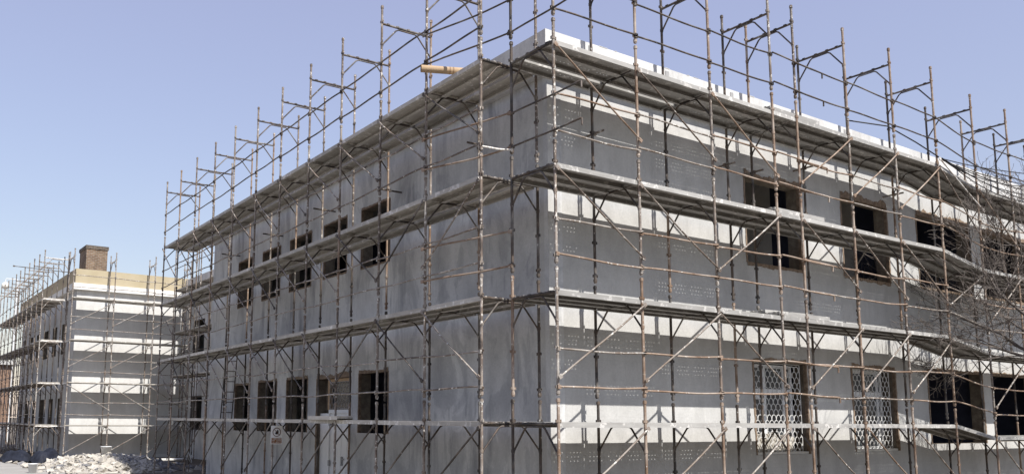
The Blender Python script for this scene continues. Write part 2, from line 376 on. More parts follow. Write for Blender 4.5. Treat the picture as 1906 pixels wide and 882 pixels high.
# scallop grilles with sash frames on the two barred ground floor windows
def bar(mb, F, a0, a1, z0, z1, n0, n1, m=0):
    ps = [F.P(a,n_,z) for z in (z0,z1) for a,n_ in ((a0,n0),(a1,n0),(a1,n1),(a0,n1))]
    mb.add(ps, [(0,3,2,1),(4,5,6,7),(0,1,5,4),(1,2,6,5),(2,3,7,6),(3,0,4,7)], m)
def grille(F, o, parent, cw, chh, n_, mat_, diamond=False):
    a0, a1, z0, z1 = o; mb = MB(); r = .0078
    for p, q in (((a0,z0),(a1,z0)),((a1,z0),(a1,z1)),((a1,z1),(a0,z1)),((a0,z1),(a0,z0))):
        mb.tube([F.P(p[0],n_,p[1]), F.P(q[0],n_,q[1])], r*1.3, 5)
    if diamond:
        k = -int((z1-z0)/chh)-2
        x = a0 - (z1-z0)
        while x < a1:
            for sgn in (1,-1):
                pa = (x,z0) if sgn > 0 else (x,z1); pb = (x+(z1-z0)*.6, z1) if sgn > 0 else (x+(z1-z0)*.6, z0)
                ta = max(0,(a0-pa[0])/(pb[0]-pa[0])); tb = min(1,(a1-pa[0])/(pb[0]-pa[0]))
                if tb > ta: mb.tube([F.P(pa[0]+(pb[0]-pa[0])*t, n_, pa[1]+(pb[1]-pa[1])*t) for t in (ta,tb)], r*.8, 4, cap=False)
            x += cw
    else:
        row = 0; z = z0
        while z < z1-.02:
            a = a0 - (cw/2 if row % 2 else 0)
            while a < a1:
                pts = []
                for i in range(9):
                    t = PI*i/8; aa = a+cw/2-math.cos(t)*cw/2; zz = z+math.sin(t)**.75*chh*1.12
                    if a0 <= aa <= a1 and zz <= z1: pts.append(F.P(aa, n_, zz))
                if len(pts) > 1: mb.tube(pts, r, 4, cap=False)
                a += cw
            z += chh; row += 1
    return mb.build('grille', mat_, parent)
for i, o in enumerate(winR_lo[:2]):
    wn = MB(); a0,a1,z0,z1 = o; d0, d1 = -.24, -.30
    g1 = (a0+.06, a1-.10, z0+.0, z1-.03)
    fr = [(a0+.12,a0+.2),(a0+.62,a0+.72),(a1-.52,a1-.44),(a1-.26,a1-.18)] if i == 0 else [(a0+.12,a0+.18),(a1-.42,a1-.34),(a1-.24,a1-.18)]
    for q in fr: bar(wn, FR, q[0], q[1], z0+.02, z1-.05, d0, d1)
    bar(wn, FR, a0+.2, a1-.26, z0+1.24, z0+1.36, d0+.004, d1+.004)
    bar(wn, FR, a0+.2, a1-.26, z1-.12, z1-.05, d0+.004, d1+.004)
    bar(wn, FR, a0+.2, a1-.26, z0+.02, z0+.10, d0+.004, d1+.004)
    if i == 0: bar(wn, FR, a0+.2, a0+.62, z0+1.14, z0+1.22, d0+.008, d1+.008)
    W = wn.build('window', M_pvc, bld, 'white framed window with a fish scale grille, ' + ('sash frame with crossing bars' if i == 0 else 'narrower sash frame'))
    grille(FR, g1, W, .155, .115, -.10, M_grille)
    p = MB(); bar(p, FR, a0+.2, a1-.26, z0+.10, z1-.12, -.268, -.272); p.build('pane', M_glass, W)
    s = MB(); bar(s, FR, a0+.004, a1-.004, z0+.002, z0+.05, -.02, -.22); s.build('sill', M_cornice, W)
# debris leaning behind the first grille
mb = MB()
for k in range(16):
    a_, z_ = rnd.uniform(5.75,6.9), 1.31
    mb.box((-.14,-.03,0),(.14,.03,rnd.uniform(.1,.42)),0, Matrix.Translation(FR.P(a_,-.17-rnd.random()*.03,z_)) @ Matrix.Rotation(rnd.uniform(-.5,.5),4,'Y'))
tag(mb.build('rubble', M_rub), kind='stuff')
# door with fanlight on the shaded face
mb = MB(); dr = (7.50,8.72)
bar(mb, FL, 7.50, 8.72, .05, 2.06, -.10, -.15)
for k in (7.80,8.10,8.40): bar(mb, FL, k-.012, k+.012, .1, 2.04, -.09, -.1)
bar(mb, FL, 7.46, 8.76, 2.06, 2.15, -.06, -.17); bar(mb, FL, 8.72, 8.80, .02, 2.06, -.06, -.17); bar(mb, FL, 7.44+.004, 7.50, .02, 2.06, -.06, -.17)
D = mb.build('door', M_pvc, bld, 'white boarded door under a barred fanlight')
for zz in (.75,1.75):
    h = MB(); bar(h, FL, 8.66, 8.74, zz, zz+.14, -.05, -.075); h.build('hinge', M_hinge, D)
h = MB(); bar(h, FL, 7.98, 8.04, .78, 1.0, -.055, -.09); bar(h, FL, 7.90, 7.98, .92, .95, -.06, -.085); h.build('handle', M_hinge, D)
fl = MB()
bar(fl, FL, 8.72, 8.86, 2.15, 2.93, -.08, -.2); bar(fl, FL, 7.46, 8.72, 2.84, 2.93, -.08, -.2); bar(fl, FL, 7.46, 7.54, 2.15, 2.84, -.08, -.2)
FLt = fl.build('fanlight', M_timber, bld, 'timber framed fanlight with diamond bars above the white door')
grille(FL, (7.54,8.72,2.17,2.84), FLt, .16, .1, -.07, M_grilled, True)
p = MB(); bar(p, FL, 7.54, 8.72, 2.15, 2.84, -.15, -.155); p.build('pane', M_glass, FLt)
mb = MB(); bar(mb, FL, 8.805, 9.355, .004, 2.06, -.11, -.16); mb.build('door_panel', M_pvc, bld)
mb = MB(); bar(mb, FL, 8.865, 9.355, 2.064, 2.93, -.27, -.29); mb.build('fanlight_panel', M_reveal, bld)

# ------------------------------------------------------------------ far building and linking wing
far = thing('apartment_block', 'far grey building with beige roof band and brick chimney beyond the gap', 'building', (X2, Y2, 0))
far_inv = Matrix.Translation((-X2,-Y2,0))
def farp(mb, name, m, label=None, par=far):
    mb.v = [tuple(far_inv @ Vector(v)) for v in mb.v]; return mb.build(name, m, par, label)
def wall_far(F, a0, a1, ops, m):
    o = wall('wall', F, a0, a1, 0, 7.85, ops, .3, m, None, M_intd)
    for v in o.data.vertices: v.co = far_inv @ v.co
    o.parent = far; return o
wall_far(BF, .003, 14, [], M_wallF)
opsB = []
for k in range(6):
    for zb in (1.3,4.95): opsB.append((1.9+2.35*k, 3.0+2.35*k, zb, zb+1.5))
wall_far(BL, .003, 15.39, opsB, M_wallL)
mb = MB(); mb.box((X2+.35,Y2+15.4,0),(X2+14,Y2+15.7,7.85)); mb.box((X2+13.7,Y2+.31,0),(X2+14,Y2+15.39,7.85)); farp(mb,'wall',M_wallL)
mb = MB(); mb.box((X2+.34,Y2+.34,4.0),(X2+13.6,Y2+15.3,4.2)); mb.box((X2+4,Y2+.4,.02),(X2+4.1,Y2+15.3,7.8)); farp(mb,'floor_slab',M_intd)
mb = MB(); mb.box((X2-.22,Y2-.22,7.853),(X2+14.2,Y2+15.9,8.15)); farp(mb,'cornice',M_cornice)
mb = MB(); mb.box((X2-.12,Y2-.12,8.153),(X2+14.1,Y2+15.8,8.84)); farp(mb,'roof_band',M_beige)
mb = MB(); mb.box((X2-.06,Y2-.10,.0),(X2+14,Y2-.004,.16)); farp(mb,'plinth',M_cornice)
ch = MB(); cx0, cy0 = X2+.42, Y2+.45
ch.box((cx0,cy0,8.82),(cx0+.98,cy0+1.5,9.95)); CH = farp(ch,'chimney',M_brick)
c2 = MB()
c2.box((cx0-.04,cy0-.04,9.953),(cx0+1.02,cy0+1.54,10.12)); 
c2.v = [tuple(far_inv @ Vector(v)) for v in c2.v]; c2.build('chimney_cap', brick_mat('cap_brick',(.13,.105,.08),(.18,.14,.11),(.08,.07,.06),1.0), CH)

wing = thing('building_wing', 'shaded grey wing set back behind the near building, linking towards the far one', 'building', (WX,18.4,0))
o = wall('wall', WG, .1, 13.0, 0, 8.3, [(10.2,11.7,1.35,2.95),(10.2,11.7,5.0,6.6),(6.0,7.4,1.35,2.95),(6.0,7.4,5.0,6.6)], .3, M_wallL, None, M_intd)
for v in o.data.vertices: v.co -= Vector((WX,18.4,0))
o.parent = wing
mb = MB(); mb.box((.32,.1,.02),(4,.4,8.3)); mb.box((.32,12.6,.02),(4,12.9,8.3)); mb.box((4,.1,.02),(4.3,12.9,8.3)); mb.build('wall', M_wallL, wing)
mb = MB(); mb.box((-.12,.1,8.303),(4.4,12.95,8.75)); mb.build('roof', M_fascia, wing)

# ------------------------------------------------------------------ scaffold kit
FW = 1.12
def post_mb():
    mb = MB(); mb.tube([(0,0,-1.60),(0,0,.36)], .0245, 8)
    for z, r, h in ((.30,.033,.045),(-.48,.031,.05),(-1.58,.033,.05)): mb.tube([(0,0,z),(0,0,z+h)], r, 8)
    for z in (-1.47,-.88,.02):
        mb.tube([(0,0,z-.02),(0,0,z+.02)], .030, 8)
        mb.box((-.008,-.05,z-.015),(.008,.05,z+.015)); mb.box((-.015,.042,z-.024),(.015,.05,z+.024)); mb.box((-.015,-.05,z-.024),(.015,-.042,z+.024))
    return mb
def frame_meshes(suffix, W, mo, mi, mt, mk):
    p0 = post_mb().mesh('post_'+suffix+'_outer', mo); p1 = post_mb().mesh('post_'+suffix+'_inner', mi)
    t = MB(); t.tube([(.02,0,-.026),(W-.02,0,-.026)], .0235, 8)
    for x in (.14,.36,.62,.9): t.box((x-.03,-.03,-.03),(x+.03,.03,.0))
    k = MB(); k.tube([(.015,0,-.50),(.03,0,-.45),(W*.28,0,-.10),(W*.33,0,-.068),(W*.67,0,-.068),(W*.72,0,-.10),(W-.03,0,-.45),(W-.015,0,-.50)], .0165, 6)
    return p0, p1, t.mesh('transom_'+suffix, mt), k.mesh('arch_brace_'+suffix, mk), W
jm = MB(); jm.tube([(0,0,.012),(0,0,.34)], .019, 8); jm.box((-.07,-.07,0),(.07,.07,.012)); jm.tube([(0,0,.2),(0,0,.235)], .04, 8)
W_post = post_mb().mesh('post_pale', M_pale); R_post = post_mb().mesh('post_rusty', M_rust); S_post = post_mb().mesh('post_spattered', M_spat)
def frame(kit, F, a, n_out, z, label, group, base=None, sz=1, yaw=0):
    p0, p1, t, k, W = kit
    if kit in (KR, KL, KLd):
        q = rnd.random()
        if q < .16: p0 = W_post
        elif q < .30: p0 = R_post if kit is not KR else S_post
        if rnd.random() < .2: p1 = R_post
    r = thing('scaffold_trestle', label, 'scaffold frame', F.P(a, n_out, z), F.rz + yaw, group)
    r.scale = (1,1,sz)
    obj('post', p0, r); o = obj('post', p1, r); o.location = (W,0,0); obj('transom', t, r); obj('arch_brace', k, r)
    if base is not None and base > .01:
        for x in (0, W):
            j = obj('base_jack', jack_me, r); j.location = (x,0,-z/sz); j.scale = (1,1,max(.05,base/.34)/sz)
    return r
jack_me = jm.mesh('base_jack', M_spat)

LB = 1.80
def board_mb(holes):
    """steel deck board, open below: top plate, side flanges, hook ends, stiffening rib; x along 0..LB, y 0..0.33, top at 0"""
    mb = MB(); w = .3515; t = .003
    def plate(x0,x1,y0,y1): mb.box((x0,y0,-t),(x1,y1,0))
    if holes:
        rows = (.10,.16,.22); hs = .0145; y = 0.
        r2 = random.Random(5)
        for yc in rows:
            plate(0,LB,y,yc-hs/2)
            x = 0.
            k = 0; xc = .09
            while xc < LB-.06:
                plate(x,xc-hs/2,yc-hs/2,yc+hs/2); x = xc+hs/2
                k += 1; xc += (.085 if k % 4 else .20) + r2.uniform(-.012,.012)
            plate(x,LB,yc-hs/2,yc+hs/2); y = yc+hs/2
        plate(0,LB,y,w)
    else: plate(0,LB,0,w)
    for y in (0,w-.004): mb.box((0,y,-.078),(LB,y+.004,-t))
    mb.box((0,.004,-.078),(LB,.055,-.074)); mb.box((0,w-.055,-.078),(LB,w-.004,-.074))
    for x in (0,LB-.012):
        mb.box((x,.004,-.05),(x+.012,w-.004,-t))
    for y in (.06,w-.10):
        mb.box((-.05,y,-.012),(.0,y+.04,-.002)); mb.box((LB,y,-.012),(LB+.05,y+.04,-.002))
    return mb
B_hole = board_mb(True).mesh('deck_board_perforated', M_deck); B_solid = board_mb(False).mesh('deck_board_solid', M_deck); B_plain = board_mb(False).mesh('deck_board_plain', M_deckw)
pb = MB(); pb.box((0,0,-.045),(LB,.98,0)); 
for y in (.31,.64): pb.box((0,y,-.06),(LB,y+.03,-.0452))
B_far = pb.mesh('scaffold_deck', M_deckw)

def orient(p, q, L):
    d = Vector(q) - Vector(p); x = d.normalized(); y = Z.cross(x)
    y = y.normalized() if y.length > 1e-5 else Vector((0,1,0)); z = x.cross(y)
    R = Matrix((x, y, z)).transposed().to_4x4()
    return Matrix.Translation(p) @ R @ Matrix.Diagonal((d.length/L,1,1,1))
def place(name, me, p, q, L, label, cat, group):
    o = obj(name, me); o.matrix_world = orient(p, q, L); return tag(o, label, cat, group)

RL = 1.83
def rail_me(name, m, bow, r=.0165, hook=False):
    mb = MB(); pts = []
    for i in range(9):
        t = i/8; pts.append((t*RL, bow[0]*math.sin(PI*t), bow[1]*math.sin(PI*t)+.006*math.sin(7*t)))
    if hook: pts = pts[:-1] + [(RL-.03,0,0),(RL,0,-.01),(RL,0,-.11)]
    mb.tube(pts, r, 6)
    if not hook:
        for x in (0,RL): mb.box((x-.03,-.012,-.03),(x+.03,.012,.03))
    return mb.mesh(name, m)
bows = [(.0,-.010),(.014,-.018),(-.012,-.004),(.008,.009)]
RAILS = {k: [rail_me('guard_rail_'+k, m, b) for b in bows] for k, m in (('pale',M_pale),('rusty',M_rust),('dark',M_dark),('spattered',M_spat),('white',M_white))}
HOOKS = {k: rail_me('hooked_rail_'+k, m, (0,-.006), hook=True) for k, m in (('rusty',M_rust),('dark',M_dark))}
LOOK = {'pale':'pale dusty','rusty':'rusty brown','dark':'dark','spattered':'paint spattered','white':'whitened'}
def rail(kind, p, q, label, group, name='guard_rail', cat='guard rail'):
    p = Vector(p) + Z*rnd.uniform(-.025,.025); q = Vector(q) + Z*rnd.uniform(-.025,.025)
    return place(name, RAILS[kind][rnd.randrange(4)], p, q, RL, LOOK[kind] + ' ' + label, cat, group)
def brace(kind, p, q, label, group): 
    return place('diagonal_brace', RAILS[kind][rnd.randrange(3)], p, q, RL, LOOK[kind] + ' ' + label, 'brace', group)

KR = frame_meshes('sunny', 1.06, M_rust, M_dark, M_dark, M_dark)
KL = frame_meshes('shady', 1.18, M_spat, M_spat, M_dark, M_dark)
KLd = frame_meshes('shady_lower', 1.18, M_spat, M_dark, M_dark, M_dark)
KF = frame_meshes('far', 1.05, M_pale, M_spat, M_white, M_pale)
KS = frame_meshes('far_side', 1.12, M_spat, M_dark, M_spat, M_spat)
L = [1.9,3.9,5.9,7.9,9.9]
TIER = ['ground','second','third','fourth','topmost']

# ---- sunlit face
PR = [-1.06,.80,2.72,4.56,5.34,7.15,8.96,10.78,12.62,14.45,16.3,18.15]
NO, NI = 1.36, .30
DROP = .28
dz = lambda i: -DROP if i >= 8 else 0.
GF = 'scaffold frames along the sunlit facade'
for i, x in enumerate(PR):
    for k in range(5):
        if i == 0 and k == 9: continue
        frame(KR, FR, x, NO, L[k]+dz(i), f'steel scaffold frame, {TIER[k]} tier before the sunlit facade, {ORD[i]} row from the corner', GF,
              base=(L[0]+dz(i)-1.6 if k == 0 else None), yaw=rnd.uniform(-.012,.012))
bo = [1.355, 1.003, .651]
wh = ['outer','middle','inner']
for i in range(len(PR)-1):
    x0, x1 = PR[i]+.03, PR[i+1]-.03
    for k in range(4):
        for j, nb in enumerate(bo):
            nb = nb - (.07 if (k == 3 and i < 2 and j == 2) else 0); z0, z1 = L[k]+dz(i)+.004*rnd.random(), L[k]+dz(i+1)+.004*rnd.random()
            o = place('deck_board', B_hole if rnd.random() < .45 else B_solid, FR.P(x0, nb, z0), FR.P(x1, nb, z1), LB,
                  f'{wh[j]} cement stained steel board, {ORD[k]} deck of the sunlit facade, {ORD[i]} bay from the corner', 'deck board', 'deck boards along the sunlit facade')
# loose boards laid over the short bay
for k in (1,2,3):
    for j, nb in enumerate(bo[:2]):
        place('deck_board', B_hole, FR.P(4.50, nb, L[k]+.08), FR.P(6.12, nb, L[k]+.083), LB, f'loose {wh[j]} board lying over the short bay on the {ORD[k]} deck, sunlit facade', 'deck board', 'loose boards over the short bay')
place('deck_board', B_hole, FR.P(4.6, .98, L[1]+.162), FR.P(6.1, 1.05, L[1]+.162), LB, 'uppermost loose board stacked over the short bay, second deck of the sunlit facade', 'deck board', 'loose boards over the short bay')
GR = 'guard rails along the sunlit facade'
for i in range(len(PR)-1):
    for k in range(4):
        for j, h in enumerate((.53,1.12)):
            if k == 1 and j == 1 and i == 6: pass
            nn = NO + .03
            x0, x1 = PR[i], PR[i+1]
            kind = 'dark' if k == 3 else rnd.choice(['rusty','rusty','pale'])
            lab = f"{['lower','upper'][j]} guard rail over the {ORD[k]} deck, sunlit facade, {ORD[i]} bay from the corner"
            if i == 3:   # overlapping rail with a hooked end past the short bay
                o = place('guard_rail', HOOKS['dark' if k == 3 else 'rusty'], FR.P(4.56, nn+.035, L[k]+h+.03), FR.P(6.2, nn+.035, L[k]+h-.02), RL,
                      f"hook ended {['lower','upper'][j]} rail overlapping the short bay, {ORD[k]} deck of the sunlit facade", 'guard rail', GR)
                continue
            rail(kind, FR.P(x0, nn, L[k]+dz(i)+h), FR.P(x1, nn, L[k]+dz(i+1)+h), lab, GR)
# diagonals: f falls away from the corner, r rises
DG = {3:'fffxrrrfffr', 2:'ffrxfffrrfr', 1:'rrfxrrr.rff', 0:'rrrxfff.fff'}
GB = 'diagonal braces on the sunlit facade'
for k, s in DG.items():
    for i, c in enumerate(s):
        if c in 'x.': continue
        zt0, zt1 = L[k]+dz(i)-.10, L[k]+dz(i+1)-.10; lo = 1.32
        nn = NO+.06
        p, q = (FR.P(PR[i],nn,zt0), FR.P(PR[i+1],nn,zt1-lo+.1)) if c == 'f' else (FR.P(PR[i],nn,zt0-lo+.1), FR.P(PR[i+1],nn,zt1))
        kind = 'pale' if (c == 'r' and k < 3) else rnd.choice(['rusty','spattered'])
        brace(kind, p, q, f'diagonal brace under the {ORD[k]} deck, sunlit facade, {ORD[i]} bay from the corner', GB)
place('diagonal_brace', RAILS['white'][0], FR.P(10.72,NO+.10,7.98), FR.P(12.66,NO+.10,7.02), RL, 'long pale tube leaning down from the sloping top deck of the sunlit facade', 'brace', None)

# ---- shaded face
PQ = [-.20,1.51,3.23,5.01,6.69,8.41,10.09,11.89,13.65,15.5,17.25,18.97]
MO, MI = 1.58, .40
GF2 = 'scaffold frames along the shaded facade'
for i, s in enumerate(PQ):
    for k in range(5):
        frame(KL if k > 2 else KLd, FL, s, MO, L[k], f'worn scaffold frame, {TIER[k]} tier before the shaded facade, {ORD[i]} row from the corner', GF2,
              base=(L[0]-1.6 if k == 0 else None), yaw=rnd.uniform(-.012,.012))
bq = [1.575, 1.23, .80]
for i in range(len(PQ)-1):
    for k in range(4):
        for j, nb in enumerate(bq):
            # local +y of a board laid along the shaded face points outward, so start from its inner edge
            e = .345 if j < 2 else .33
            z_ = L[k]+.005*rnd.random()
            place('deck_board', B_plain, FL.P(PQ[i+1]-.03, nb-(.0), z_), FL.P(PQ[i]+.03, nb, L[k]+.005*rnd.random()), LB,
                  f'{wh[j]} weathered deck board, {ORD[k]} deck of the shaded facade, {ORD[i]} bay from the corner', 'deck board', 'deck boards along the shaded facade')
place('deck_board', B_plain, FL.P(6.35, 1.60, L[0]+.08), FL.P(4.6, 1.75, L[0]+.083), LB, 'loose board laid askew on the first deck above the white door', 'deck board', None)
GR2 = 'guard rails along the shaded facade'
for i in range(len(PQ)-1):
    for k in range(4):
        for j, h in enumerate((.53,1.12)):
            kind = 'dark' if k == 3 else ('spattered' if k == 2 else rnd.choice(['pale','spattered']))
            rail(kind, FL.P(PQ[i], MO+.03, L[k]+h), FL.P(PQ[i+1], MO+.03, L[k]+h), f"{['lower','upper'][j]} guard rail over the {ORD[k]} deck, shaded facade, {ORD[i]} bay from the corner", GR2)
GB2 = 'diagonal braces on the shaded facade'
near = {3:'fffffffffff', 2:'nnfffffffff', 1:'ffnffffffff', 0:'nnnnnnnnnnn'}
for k, s in near.items():
    for i, c in enumerate(s):
        nn = MO+.06; zt = L[k]-.10; zl = L[k]-1.3
        p, q = (FL.P(PQ[i],nn,zl), FL.P(PQ[i+1],nn,zt)) if c == 'f' else (FL.P(PQ[i],nn,zt), FL.P(PQ[i+1],nn,zl))
        brace(rnd.choice(['spattered','dark','pale']) if k else 'dark', p, q, f'diagonal brace under the {ORD[k]} deck, shaded facade, {ORD[i]} bay from the corner', GB2)
# corner closing rails: along the end frame past its outer post, and across the corner gap
for k in range(1,4):
    for j, h in enumerate((.50,1.08)):
        if k >= 2:
            place('guard_rail', HOOKS['dark'], Vector((-1.09,-.28,L[k]+h)), Vector((-1.09,-2.0,L[k]+h+.02)), RL, f"hook ended {['lower','upper'][j]} rail jutting past the corner over the {ORD[k]} deck", 'guard rail', 'corner rails')
        rail('rusty' if k < 3 else 'dark', FL.P(1.51,MO+.06,L[k]+h-.03), Vector((-1.10,-.30,L[k]+h)), f"{['lower','upper'][j]} rail closing the corner gap over the {ORD[k]} deck", 'corner rails')
place('tie_tube', RAILS['white'][0], FL.P(-.18,1.60,6.38), Vector((-1.08,-.33,6.36)), RL, 'short white tube joining two corner poles below the top deck', 'tube', None)
# wall ties
tie = MB(); tie.tube([(0,0,0),(.62,0,0)], .021, 8); tie.box((.27,-.035,-.035),(.33,.035,.035)); tie_me = tie.mesh('wall_tie', M_dark)
tie2 = MB(); tie2.tube([(0,0,0),(.50,0,0)], .021, 8); tie2.box((.20,-.035,-.035),(.26,.035,.035)); tie_me2 = tie2.mesh('wall_tie_pale', M_spat)
GT = 'wall ties'
for n_, (F, a, z, w_) in enumerate([(FL,15.56,7.2,'shaded'),(FL,11.95,7.22,'shaded'),(FL,8.47,7.25,'shaded'),(FL,5.07,7.0,'shaded'),(FL,1.57,7.1,'shaded'),(FR,.86,7.02,'sunlit'),(FR,4.50,7.06,'sunlit'),(FR,5.40,7.06,'sunlit'),(FR,7.21,7.45,'sunlit'),(FR,10.84,7.40,'sunlit')]):
    o = obj('wall_tie', tie_me if w_ == 'shaded' else tie_me2); o.location = F.P(a, .63 if w_ == 'shaded' else .52, z); o.rotation_euler = (0,0,F.rz)
    tag(o, f'short wall tie near the {w_} facade, {ORD[n_ % 5]} from the corner', 'wall tie', GT)

# ---- far building scaffolds
FZ = [1.5+1.93*k for k in range(5)]
GF3 = 'scaffold frames on the far building'
XF = [-.45,1.40,3.25,5.0]
for i, a in enumerate(XF):
    for k in range(5):
        frame(KF, BF, a, 1.36, FZ[k], f'pale scaffold frame, {TIER[k]} tier on the far building front, {ORD[i]} row from its corner', GF3, base=(.001 if k else None), sz=.965)
for i in range(3):
    for k in range(4):
        place('scaffold_deck', B_far, BF.P(XF[i], 1.33, FZ[k]+.05), BF.P(XF[i+1], 1.33, FZ[k]+.05), LB, f'wide deck panel, {ORD[k]} level of the far building front, {ORD[i]} bay from its corner', 'deck panel', 'deck panels on the far building')
        for j, h in enumerate((.5,1.05)):
            rail('pale', BF.P(XF[i],1.39,FZ[k]+h), BF.P(XF[i+1],1.39,FZ[k]+h), f"{['lower','upper'][j]} rail, {ORD[k]} deck of the far building front, {ORD[i]} bay from its corner", 'guard rails on the far building')
        c = k % 2 == 0 or k == 3
        p, q = (BF.P(XF[i],1.42,FZ[k]-1.2), BF.P(XF[i+1],1.42,FZ[k]-.1)) if c else (BF.P(XF[i],1.42,FZ[k]-.1), BF.P(XF[i+1],1.42,FZ[k]-1.2))
        brace('pale', p, q, f'diagonal brace under the {ORD[k]} deck, far building front, {ORD[i]} bay from its corner', 'diagonal braces on the far building')
YS = [-.15+1.40*i for i in range(12)]
for i, a in enumerate(YS):
    for k in range(5):
        frame(KF if i == 0 else KS, BL, a, 1.52, FZ[k], f'narrow scaffold frame, {TIER[k]} tier on the far building side, {ORD[i]} row from its corner', GF3, sz=.965)
for i in range(11):
    for k in range(4):
        place('scaffold_deck', B_far, BL.P(YS[i+1], 1.46, FZ[k]+.05), BL.P(YS[i], 1.46, FZ[k]+.05), LB, f'wide deck panel, {ORD[k]} level of the far building side, {ORD[i]} bay from its corner', 'deck panel', 'deck panels on the far building')
        for j, h in enumerate((.5,1.05)[:1 if i > 4 else 2]):
            rail('spattered', BL.P(YS[i],1.55,FZ[k]+h), BL.P(YS[i+1],1.55,FZ[k]+h), f"{['lower','upper'][j]} rail, {ORD[k]} deck of the far building side, {ORD[i]} bay from its corner", 'guard rails on the far building')
        brace('spattered', BL.P(YS[i],1.58,FZ[k]-1.2), BL.P(YS[i+1],1.58,FZ[k]-.1), f'diagonal brace under the {ORD[k]} deck, far building side, {ORD[i]} bay from its corner', 'diagonal braces on the far building')
# wing scaffold, seen through the gap
YW = [1.2,3.05,4.9,6.75,8.6,10.4]
for i, a in enumerate(YW):
    for k in range(5):
        frame(KS, WG, a, 1.45, L[k]-.1, f'dark scaffold frame, {TIER[k]} tier on the set back wing, {ORD[i]} row from the near building', 'scaffold frames on the wing', sz=1)
for i in range(5):
    for k in range(4):
        place('scaffold_deck', B_far, WG.P(YW[i+1], 1.40, L[k]-.06), WG.P(YW[i], 1.40, L[k]-.06), LB, f'wide deck panel, {ORD[k]} level of the set back wing, {ORD[i]} bay from the near building', 'deck panel', 'deck panels on the wing')
        rail('dark', WG.P(YW[i],1.48,L[k]+.9), WG.P(YW[i+1],1.48,L[k]+.9), f'guard rail, {ORD[k]} deck of the set back wing, {ORD[i]} bay from the near building', 'guard rails on the wing')
place('loose_tube', RAILS['dark'][0], Vector((X2-2.9,Y2-.9,8.55)), Vector((X2-.3,Y2-.9,8.5)), RL, 'dark tube lying level across the far building scaffold top by the brick chimney', 'tube', None)

# ------------------------------------------------------------------ small things
# ladder inside the shaded scaffold
lad = thing('ladder', 'narrow dark ladder standing on the first deck of the shaded scaffold', 'ladder', FL.P(14.9,.62,L[0]), FL.rz)
for y in (0,.36):
    mb = MB(); mb.tube([(y,.22,0),(y,-.12,2.05)], .019, 6); mb.build('rail', M_dark, lad)
for k in range(6):
    t = (k+.6)/6.4; mb = MB(); mb.tube([(0,.22-.34*t,2.05*t),(.36,.22-.34*t,2.05*t)], .013, 6); mb.build('rung', M_dark, lad)
# warning sign
sg = thing('warning_sign', 'white no entry hand sign with brown text panel hung on the shaded scaffold', 'sign', FL.P(8.39,1.64,1.31)+Vector((-.01,-.03,0)))
mb = MB(); mb.box((0,0,0),(.30,.006,.44)); mb.build('board', M_signw, sg)
mb = MB(); c = Vector((.15,-.003,.285)); R0, R1 = .108, .090; n = 32
for i in range(n):
    t0, t1 = 2*PI*i/n, 2*PI*(i+1)/n
    mb.quad([c+Vector((math.cos(t)*r,0,math.sin(t)*r)) for t, r in ((t0,R1),(t0,R0),(t1,R0),(t1,R1))])
d1 = Vector((-1,0,1)).normalized(); d2 = Vector((1,0,1)).normalized()
mb.quad([c+d1*.09+d2*.007+Vector((0,-.003,0)), c+d1*.09-d2*.007+Vector((0,-.003,0)), c-d1*.09-d2*.007+Vector((0,-.003,0)), c-d1*.09+d2*.007+Vector((0,-.003,0))])
mb.build('prohibition_ring', M_signr, sg)
mb = MB()
def blob(pts): mb.quad([c+Vector((x,-.001,z)) for x, z in pts])
blob([(-.02,-.055),(.025,-.05),(.045,-.02),(.045,.015),(-.005,.02),(-.025,-.005),(-.045,-.01),(-.05,-.02)])
for x0, x1, zt in ((-.004,.007,.045),(.009,.020,.06),(.022,.033,.055),(.035,.045,.04)): blob([(x0,.0145),(x1,.0145),(x1,zt),(x0,zt)])
mb.build('hand_symbol', M_signb, sg)
mb = MB(); mb.box((.02,-.004,.02),(.28,-.001,.15)); tp = mb.build('text_panel', M_signo, sg)
mb = MB(); r = random.Random(3)
for zc, x0, x1 in ((.126,.035,.265),(.087,.045,.25),(.047,.05,.25)):
    x = x0
    while x < x1:
        ww = r.uniform(.010,.016)
        if r.random() > .10: mb.box((x,-.0062,zc-.011),(x+ww*.4,-.0045,zc+.011)); mb.box((x+ww*.4,-.0062,zc+(.004 if r.random()<.5 else -.010)),(x+ww*.85,-.0045,zc+(.010 if r.random()<.5 else .006)))
        x += ww+.003
mb.build('lettering', M_signw, tp)
# cardboard tube on the top deck
mb = MB(); A = FL.P(.97,2.03,8.02); B = FL.P(.30,.40,8.02); d = (B-A).normalized()
pts = [A + d*(i*.25) for i in range(8)]
mb.tube(pts, .065, 14, cap=False); mb.tube(list(reversed(pts)), .057, 14, 1, cap=False)
q = d.orthogonal().normalized(); q2 = d.cross(q); n = 14
for i in range(n):
    t0, t1 = 2*PI*i/n, 2*PI*(i+1)/n
    mb.quad([A+(q*math.cos(t)+q2*math.sin(t))*r for t, r in ((t0,.057),(t0,.065),(t1,.065),(t1,.057))])
for k in (.50,.56): mb.tube([A+d*k, A+d*(k+.025)], .0665, 14, 1, cap=False)
tag(mb.build('cardboard_tube', [M_card, M_tape]), 'brown cardboard tube jutting from the top deck near the corner', 'tube')
